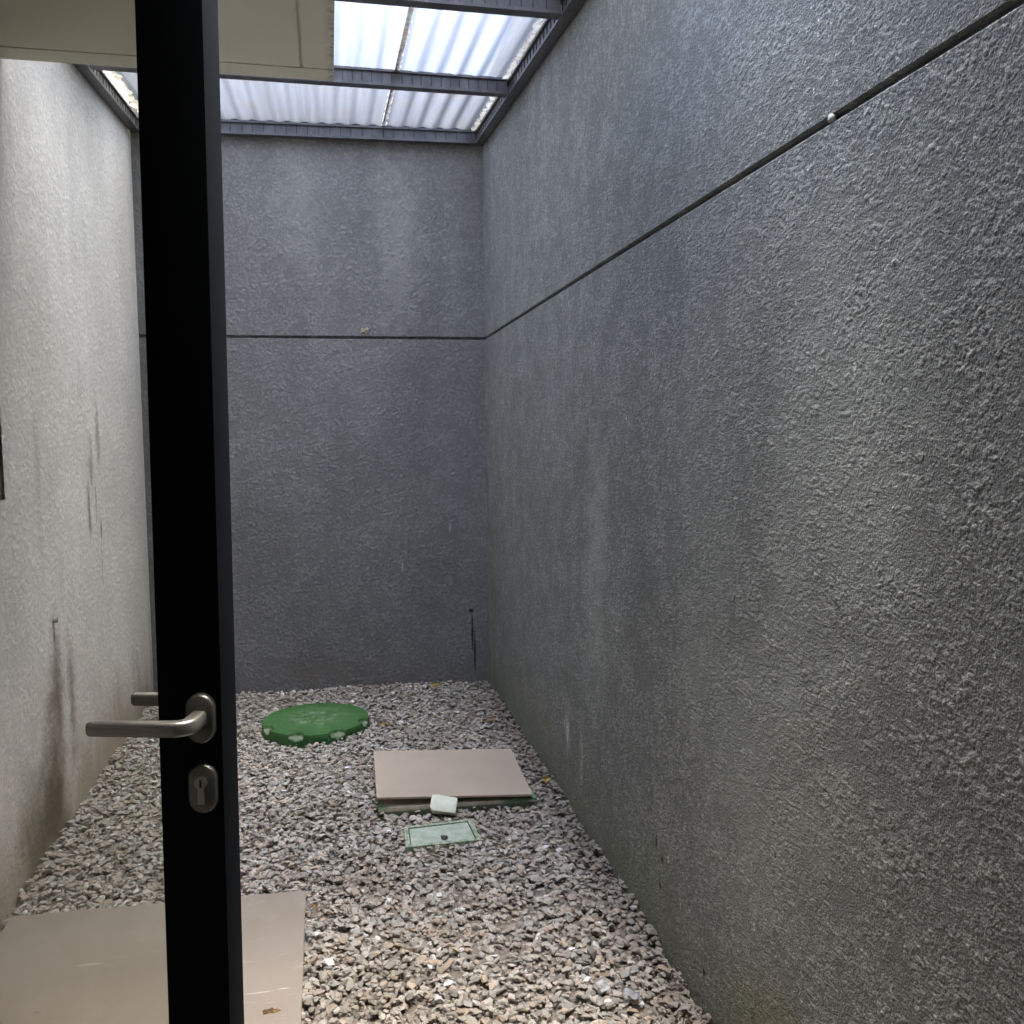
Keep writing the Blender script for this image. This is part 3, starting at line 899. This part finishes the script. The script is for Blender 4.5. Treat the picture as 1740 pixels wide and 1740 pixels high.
for (x, y, L, W, curl, rz, mt, lb, sd_) in (
        (.577, 5.209, .062, .040, .35, .5, m_leaf_y, 'yellow dry leaf on the gravel at the foot of the end wall', 1),
        (.871, 3.639, .050, .034, .40, 1.3, m_leaf_y, 'yellow dry leaf on the gravel between the tan tile and the side wall', 2),
        (.235, 4.575, .062, .022, .25, .1, m_leaf_o, 'narrow ochre leaf on the gravel just right of the green lid', 3),
        (.772, 4.491, .095, .040, .30, .5, m_leaf_b, 'long curled brown leaf on the gravel near the side wall, level with the green lid', 4),
        (-.085, 2.80, .030, .014, .30, 2.0, m_leaf_o, 'tiny ochre leaf on the gravel touching the large tile by the door', 5)):
    o = link('dry_leaf', leaf_mesh(L, W, curl, sd_), mt, None, (x, y, .024))
    o.rotation_euler = (.12, -.1, rz)
    tag(o, lb, 'leaf', 'dry leaves scattered on the gravel')
# crumbs of dead leaf on the large tile
def lumps(rx, ry, h, seed, n=30, rings=8):
    """one ragged, lumpy patch lying in the xy plane"""
    bm = bmesh.new(); c0 = bm.verts.new((0, 0, h)); prev = None
    for k in range(1, rings + 1):
        t = k / rings; ring = []
        for i in range(n):
            a = 2 * math.pi * i / n
            e = 1 + .75 * mnoise.noise(Vector((math.cos(a) * 1.6, math.sin(a) * 1.6, seed))) + .35 * mnoise.noise(Vector((math.cos(a) * 5, math.sin(a) * 5, seed + 4)))
            x, y = rx * t * e * math.cos(a), ry * t * e * math.sin(a)
            z = h * (1 - t ** 3) * (.65 + 1.1 * mnoise.noise(Vector((x / rx * 3.5, y / ry * 3.5, seed + 9)))) if k < rings else -h * .15
            ring.append(bm.verts.new((x, y, max(z, -h * .15))))
        for i in range(n):
            j = (i + 1) % n
            if prev is None: bm.faces.new((c0, ring[i], ring[j]))
            else: bm.faces.new((prev[i], ring[i], ring[j], prev[j]))
        prev = ring
    bm.faces.new(prev[::-1])
    return bm
o = link('leaf_crumb', to_mesh(lumps(.020, .011, .007, 4.0), 'leaf_crumb'), leaf_mat('crumb', (.10, .06, .03), (.22, .14, .06)), None, (-.189, 2.296, .0205))
tag(o, 'crushed brown leaf crumb on the large tile by the door', 'leaf')
# scrap of clear and white film on the stones
m_film = simple('white_film', (.66, .67, .68), .35, var=.06)
def scrap(L, W, seed):
    bm = bmesh.new(); n = 7; rows = []
    for i in range(n + 1):
        row = []
        for k in range(n + 1):
            x, y = (i / n - .5) * L, (k / n - .5) * W
            row.append(bm.verts.new((x + .1 * W * mnoise.noise(Vector((y * 50, seed, 1))), y, .010 * mnoise.noise(Vector((x * 45, y * 45, seed))))))
        rows.append(row)
    for i in range(n):
        for k in range(n): bm.faces.new((rows[i][k], rows[i + 1][k], rows[i + 1][k + 1], rows[i][k + 1]))
    bmesh.ops.solidify(bm, geom=list(bm.faces), thickness=.0005)
    return to_mesh(bm, 'scrap', True)
o = link('plastic_scrap', scrap(.034, .030, 3.1), m_film, None, (.685, 2.215, .026)); o.rotation_euler = (.5, .1, .4)
tag(o, 'flat white plastic scrap on the stones near the foot of the side wall', 'litter')
o = link('plastic_wrapper', scrap(.045, .036, 8.4), simple('grey_film', (.50, .51, .53), .25, var=.1), None, (.745, 2.165, .024)); o.rotation_euler = (.1, .15, -.5)
tag(o, 'crumpled pale grey wrapper on the stones beside the white scrap', 'litter')
# remains of a wasp mud nest above the groove
bm = lumps(.021, .019, .010, 12.5, 40, 10); bm.transform(Matrix.Rotation(math.pi / 2, 4, 'X'))
o = link('mud_nest', to_mesh(bm, 'mud_nest'), simple('dry_mud', (.38, .33, .24), .95, bump=.5), None, (.222, DR + (DL - DR) * (XR - .222) / (XR - XL) - .004, 2.115))
tag(o, 'crumbled beige mud nest stuck to the end wall just above its groove', 'nest')

# ---------------------------------------------------------------- glazed door, ajar
ANG = -math.radians(12.5)
W = .88; TH = .060
nr = Vector((-.150, 1.230, 0))                       # inner corner of the free edge
ld = Vector((math.cos(ANG), math.sin(ANG), 0)); on = Vector((-math.sin(ANG), math.cos(ANG), 0))
hinge = nr - ld * W + on * (TH / 2)
door = empty('glass_door', (hinge.x, hinge.y, .035), (0, 0, ANG))
door.rotation_euler = Matrix.Rotation(ANG, 3, 'Z').to_4x4().to_3x3().to_euler()
door.matrix_world = Matrix.Translation((hinge.x - .009, hinge.y, .035)) @ Matrix.Rotation(.0085, 4, fwd) @ Matrix.Rotation(ANG, 4, 'Z')
tag(door, 'open black aluminium door with clear glass, seen edge-near in the left foreground', 'door')
m_black = simple('black_powder_coat', (.0045, .006, .008), .6, 0, var=.1, spec=.03)
HT = 2.64
def dpart(name, lo, hi, mat, bev=.002, parent=None):
    bm = bmesh.new(); add_box(bm, lo, hi); bevel_all(bm, bev, 2)
    return link(name, to_mesh(bm, name, True, 40), mat, parent or door)
SW = .0855
dpart('lock_stile', (W - SW, -TH / 2, 0), (W, TH / 2, HT), m_black)
dpart('hinge_stile', (0, -TH / 2, 0), (SW, TH / 2, HT), m_black)
dpart('bottom_rail', (SW, -TH / 2 + .001, 0), (W - SW, TH / 2 - .001, .12), m_black)
dpart('top_rail', (SW, -TH / 2 + .001, HT - .09), (W - SW, TH / 2 - .001, HT), m_black)
g = NG('door_glass')
tp = g.n('ShaderNodeBsdfTransparent'); tp.inputs[0].default_value = (.865, .87, .835, 1)
gl = g.n('ShaderNodeBsdfGlossy'); gl.inputs['Roughness'].default_value = .01
fr = g.n('ShaderNodeFresnel'); fr.inputs[0].default_value = 1.45
mx = g.n('ShaderNodeMixShader'); g.t.links.new(fr.outputs[0], mx.inputs[0])
g.t.links.new(tp.outputs[0], mx.inputs[1]); g.t.links.new(gl.outputs[0], mx.inputs[2]); g.t.links.new(mx.outputs[0], g.out.inputs[0])
m_glass = g.m
bm = bmesh.new(); add_box(bm, (SW - .008, -.004, .112), (W - SW + .008, .004, HT - .082))
link('glass_pane', to_mesh(bm, 'glass_pane'), m_glass, door)

g = NG('satin_steel'); p = g.local()
br = g.noise(g.scale(p, (30, 30, 900)), 1, 2, .5)
m_satin = g.fin(g.mix(g.rng(br, .3, .7), (.25, .247, .232), (.33, .325, .305)), .34, None, .8, .5)
m_satin_shade = simple('satin_steel_shaded', (.13, .13, .12), .4, .8, var=.1, vscale=60)  # darker copy of the steel, reflection of the dark room put into its colour
m_brass = simple('lock_cylinder', (.30, .29, .26), .35, .9)
m_keyhole = simple('keyhole_dark', (.004, .004, .004), .9)

def stadium(w, h, n=14):
    r = w / 2; pts = []
    for k in range(n + 1): a = math.pi * k / n; pts.append((r * math.cos(a), h / 2 - r + r * math.sin(a)))
    for k in range(n + 1): a = math.pi + math.pi * k / n; pts.append((r * math.cos(a), -h / 2 + r + r * math.sin(a)))
    return pts
def plate_mesh(w, h, d, name):
    """stadium plate from y=0 to y=-d with a soft front edge"""
    bm = bmesh.new()
    prev = None
    for (s, y) in ((0, 0), (0, -d * .55), (.0012, -d * .85), (.0035, -d)):
        ring = [bm.verts.new((x * (1 - 2 * s / w), y, z * (1 - 2 * s / h))) for x, z in stadium(w, h)]
        n = len(ring)
        if prev:
            for i in range(n): bm.faces.new((prev[i], prev[(i + 1) % n], ring[(i + 1) % n], ring[i]))
        else: bm.faces.new(ring)
        prev = ring
    bm.faces.new(prev[::-1])
    return to_mesh(bm, name, True, 50)
def lever_mesh(length, sgn, name):
    """neck out of the plate (along -y*sgn) and then a bar along -x"""
    bm = bmesh.new()
    pts, N = [], 20
    out = .052
    path = [((0, 0, 0), .0105, .0105), ((0, -.022, 0), .0100, .0100), ((0, -.034, 0), .0102, .0102)]
    for k in range(1, 9):
        a = math.pi / 2 * k / 8
        path.append(((-.018 * (1 - math.cos(a)), -.034 - .018 * math.sin(a), 0), .0102 - .002 * k / 8, .0102))
    for t in (.25, .5, .75, .9, 1.0):
        path.append(((-.018 - (length - .018) * t, -.052, 0), .0082 - .0015 * t, .0102 - .0008 * t))
    tip = path[-1][0]
    for k in (1, 2, 3, 4):
        a = math.pi / 2 * k / 4
        path.append(((tip[0] - .007 * math.sin(a), tip[1], 0), .0067 * max(.12, math.cos(a) ** .7), .0094 * max(.2, math.cos(a) ** .5)))
    prev = None
    for i, (c, ra, rb) in enumerate(path):
        c = Vector(c)
        t = (Vector(path[min(i + 1, len(path) - 1)][0]) - Vector(path[max(i - 1, 0)][0])).normalized()
        sd_ = Vector((-t.y, t.x, 0))
        ring = []
        for k in range(N):
            a = 2 * math.pi * k / N
            e = .5                                    # squarish section
            ca, sa = math.cos(a), math.sin(a)
            ca = math.copysign(abs(ca) ** e, ca); sa = math.copysign(abs(sa) ** e, sa)
            q = c + sd_ * ra * ca + Vector((0, 0, rb * sa))
            ring.append(bm.verts.new((q.x, q.y * sgn, q.z)))
        if prev:
            for k in range(N): bm.faces.new((prev[k], prev[(k + 1) % N], ring[(k + 1) % N], ring[k]))
        else: bm.faces.new(ring)
        prev = ring
    bm.faces.new(prev[::-1])
    return to_mesh(bm, name, True, 60)
HX = W - .0265
for sgn in (1, -1):
    y0 = -TH / 2 * sgn
    pm = plate_mesh(.0385, .0675, .011, 'rose')
    rose = link('door_handle', pm, m_satin_shade, door, (HX, y0, 1.136 - .035))
    if sgn < 0: rose.rotation_euler = (0, 0, math.pi)
    lv = lever_mesh(.121 if sgn > 0 else .140, 1, 'lever')
    if sgn < 0:
        for v in lv.vertices: v.co.x *= -1
        lv.flip_normals()
    link('lever', lv, m_satin, rose, (0, -.004, .0023 if sgn > 0 else -.0105))
    esc = link('lock_escutcheon', plate_mesh(.0385, .0675, .009, 'escutcheon'), m_satin_shade, door, (HX, y0, 1.040 - .035))
    if sgn < 0: esc.rotation_euler = (0, 0, math.pi)
    bm = bmesh.new()
    bmesh.ops.create_cone(bm, cap_ends=True, segments=28, radius1=.0085, radius2=.0085, depth=.006, matrix=Matrix.Translation((0, -.010, .010)) @ Matrix.Rotation(math.pi / 2, 4, 'X'))
    add_box(bm, (-.0045, -.0122, -.019), (.0045, -.0085, .004))
    link('lock_cylinder', to_mesh(bm, 'lock_cylinder', True, 35), m_brass, esc)
    bm = bmesh.new(); add_box(bm, (-.0012, -.01345, .0045), (.0012, -.0128, .0145))
    link('keyhole', to_mesh(bm, 'keyhole'), m_keyhole, esc)

# frame the door hangs on: a post by the white wall, and a head under the soffit
fr_ = empty('door_frame', (XL, hinge.y, 0))
tag(fr_, 'black door post against the white wall that carries the glass door', 'door frame')
bm = bmesh.new(); add_box(bm, (.0015, -.035 + .06, -.04), (.030, .035 + .06, SZ - .001))
link('jamb', to_mesh(bm, 'jamb'), m_black, fr_)
bm = bmesh.new(); add_box(bm, (.0302, -.035 + .06, SZ - .045), (SX - XL - .002, .035 + .06, SZ - .001))
link('head', to_mesh(bm, 'head'), m_black, fr_)
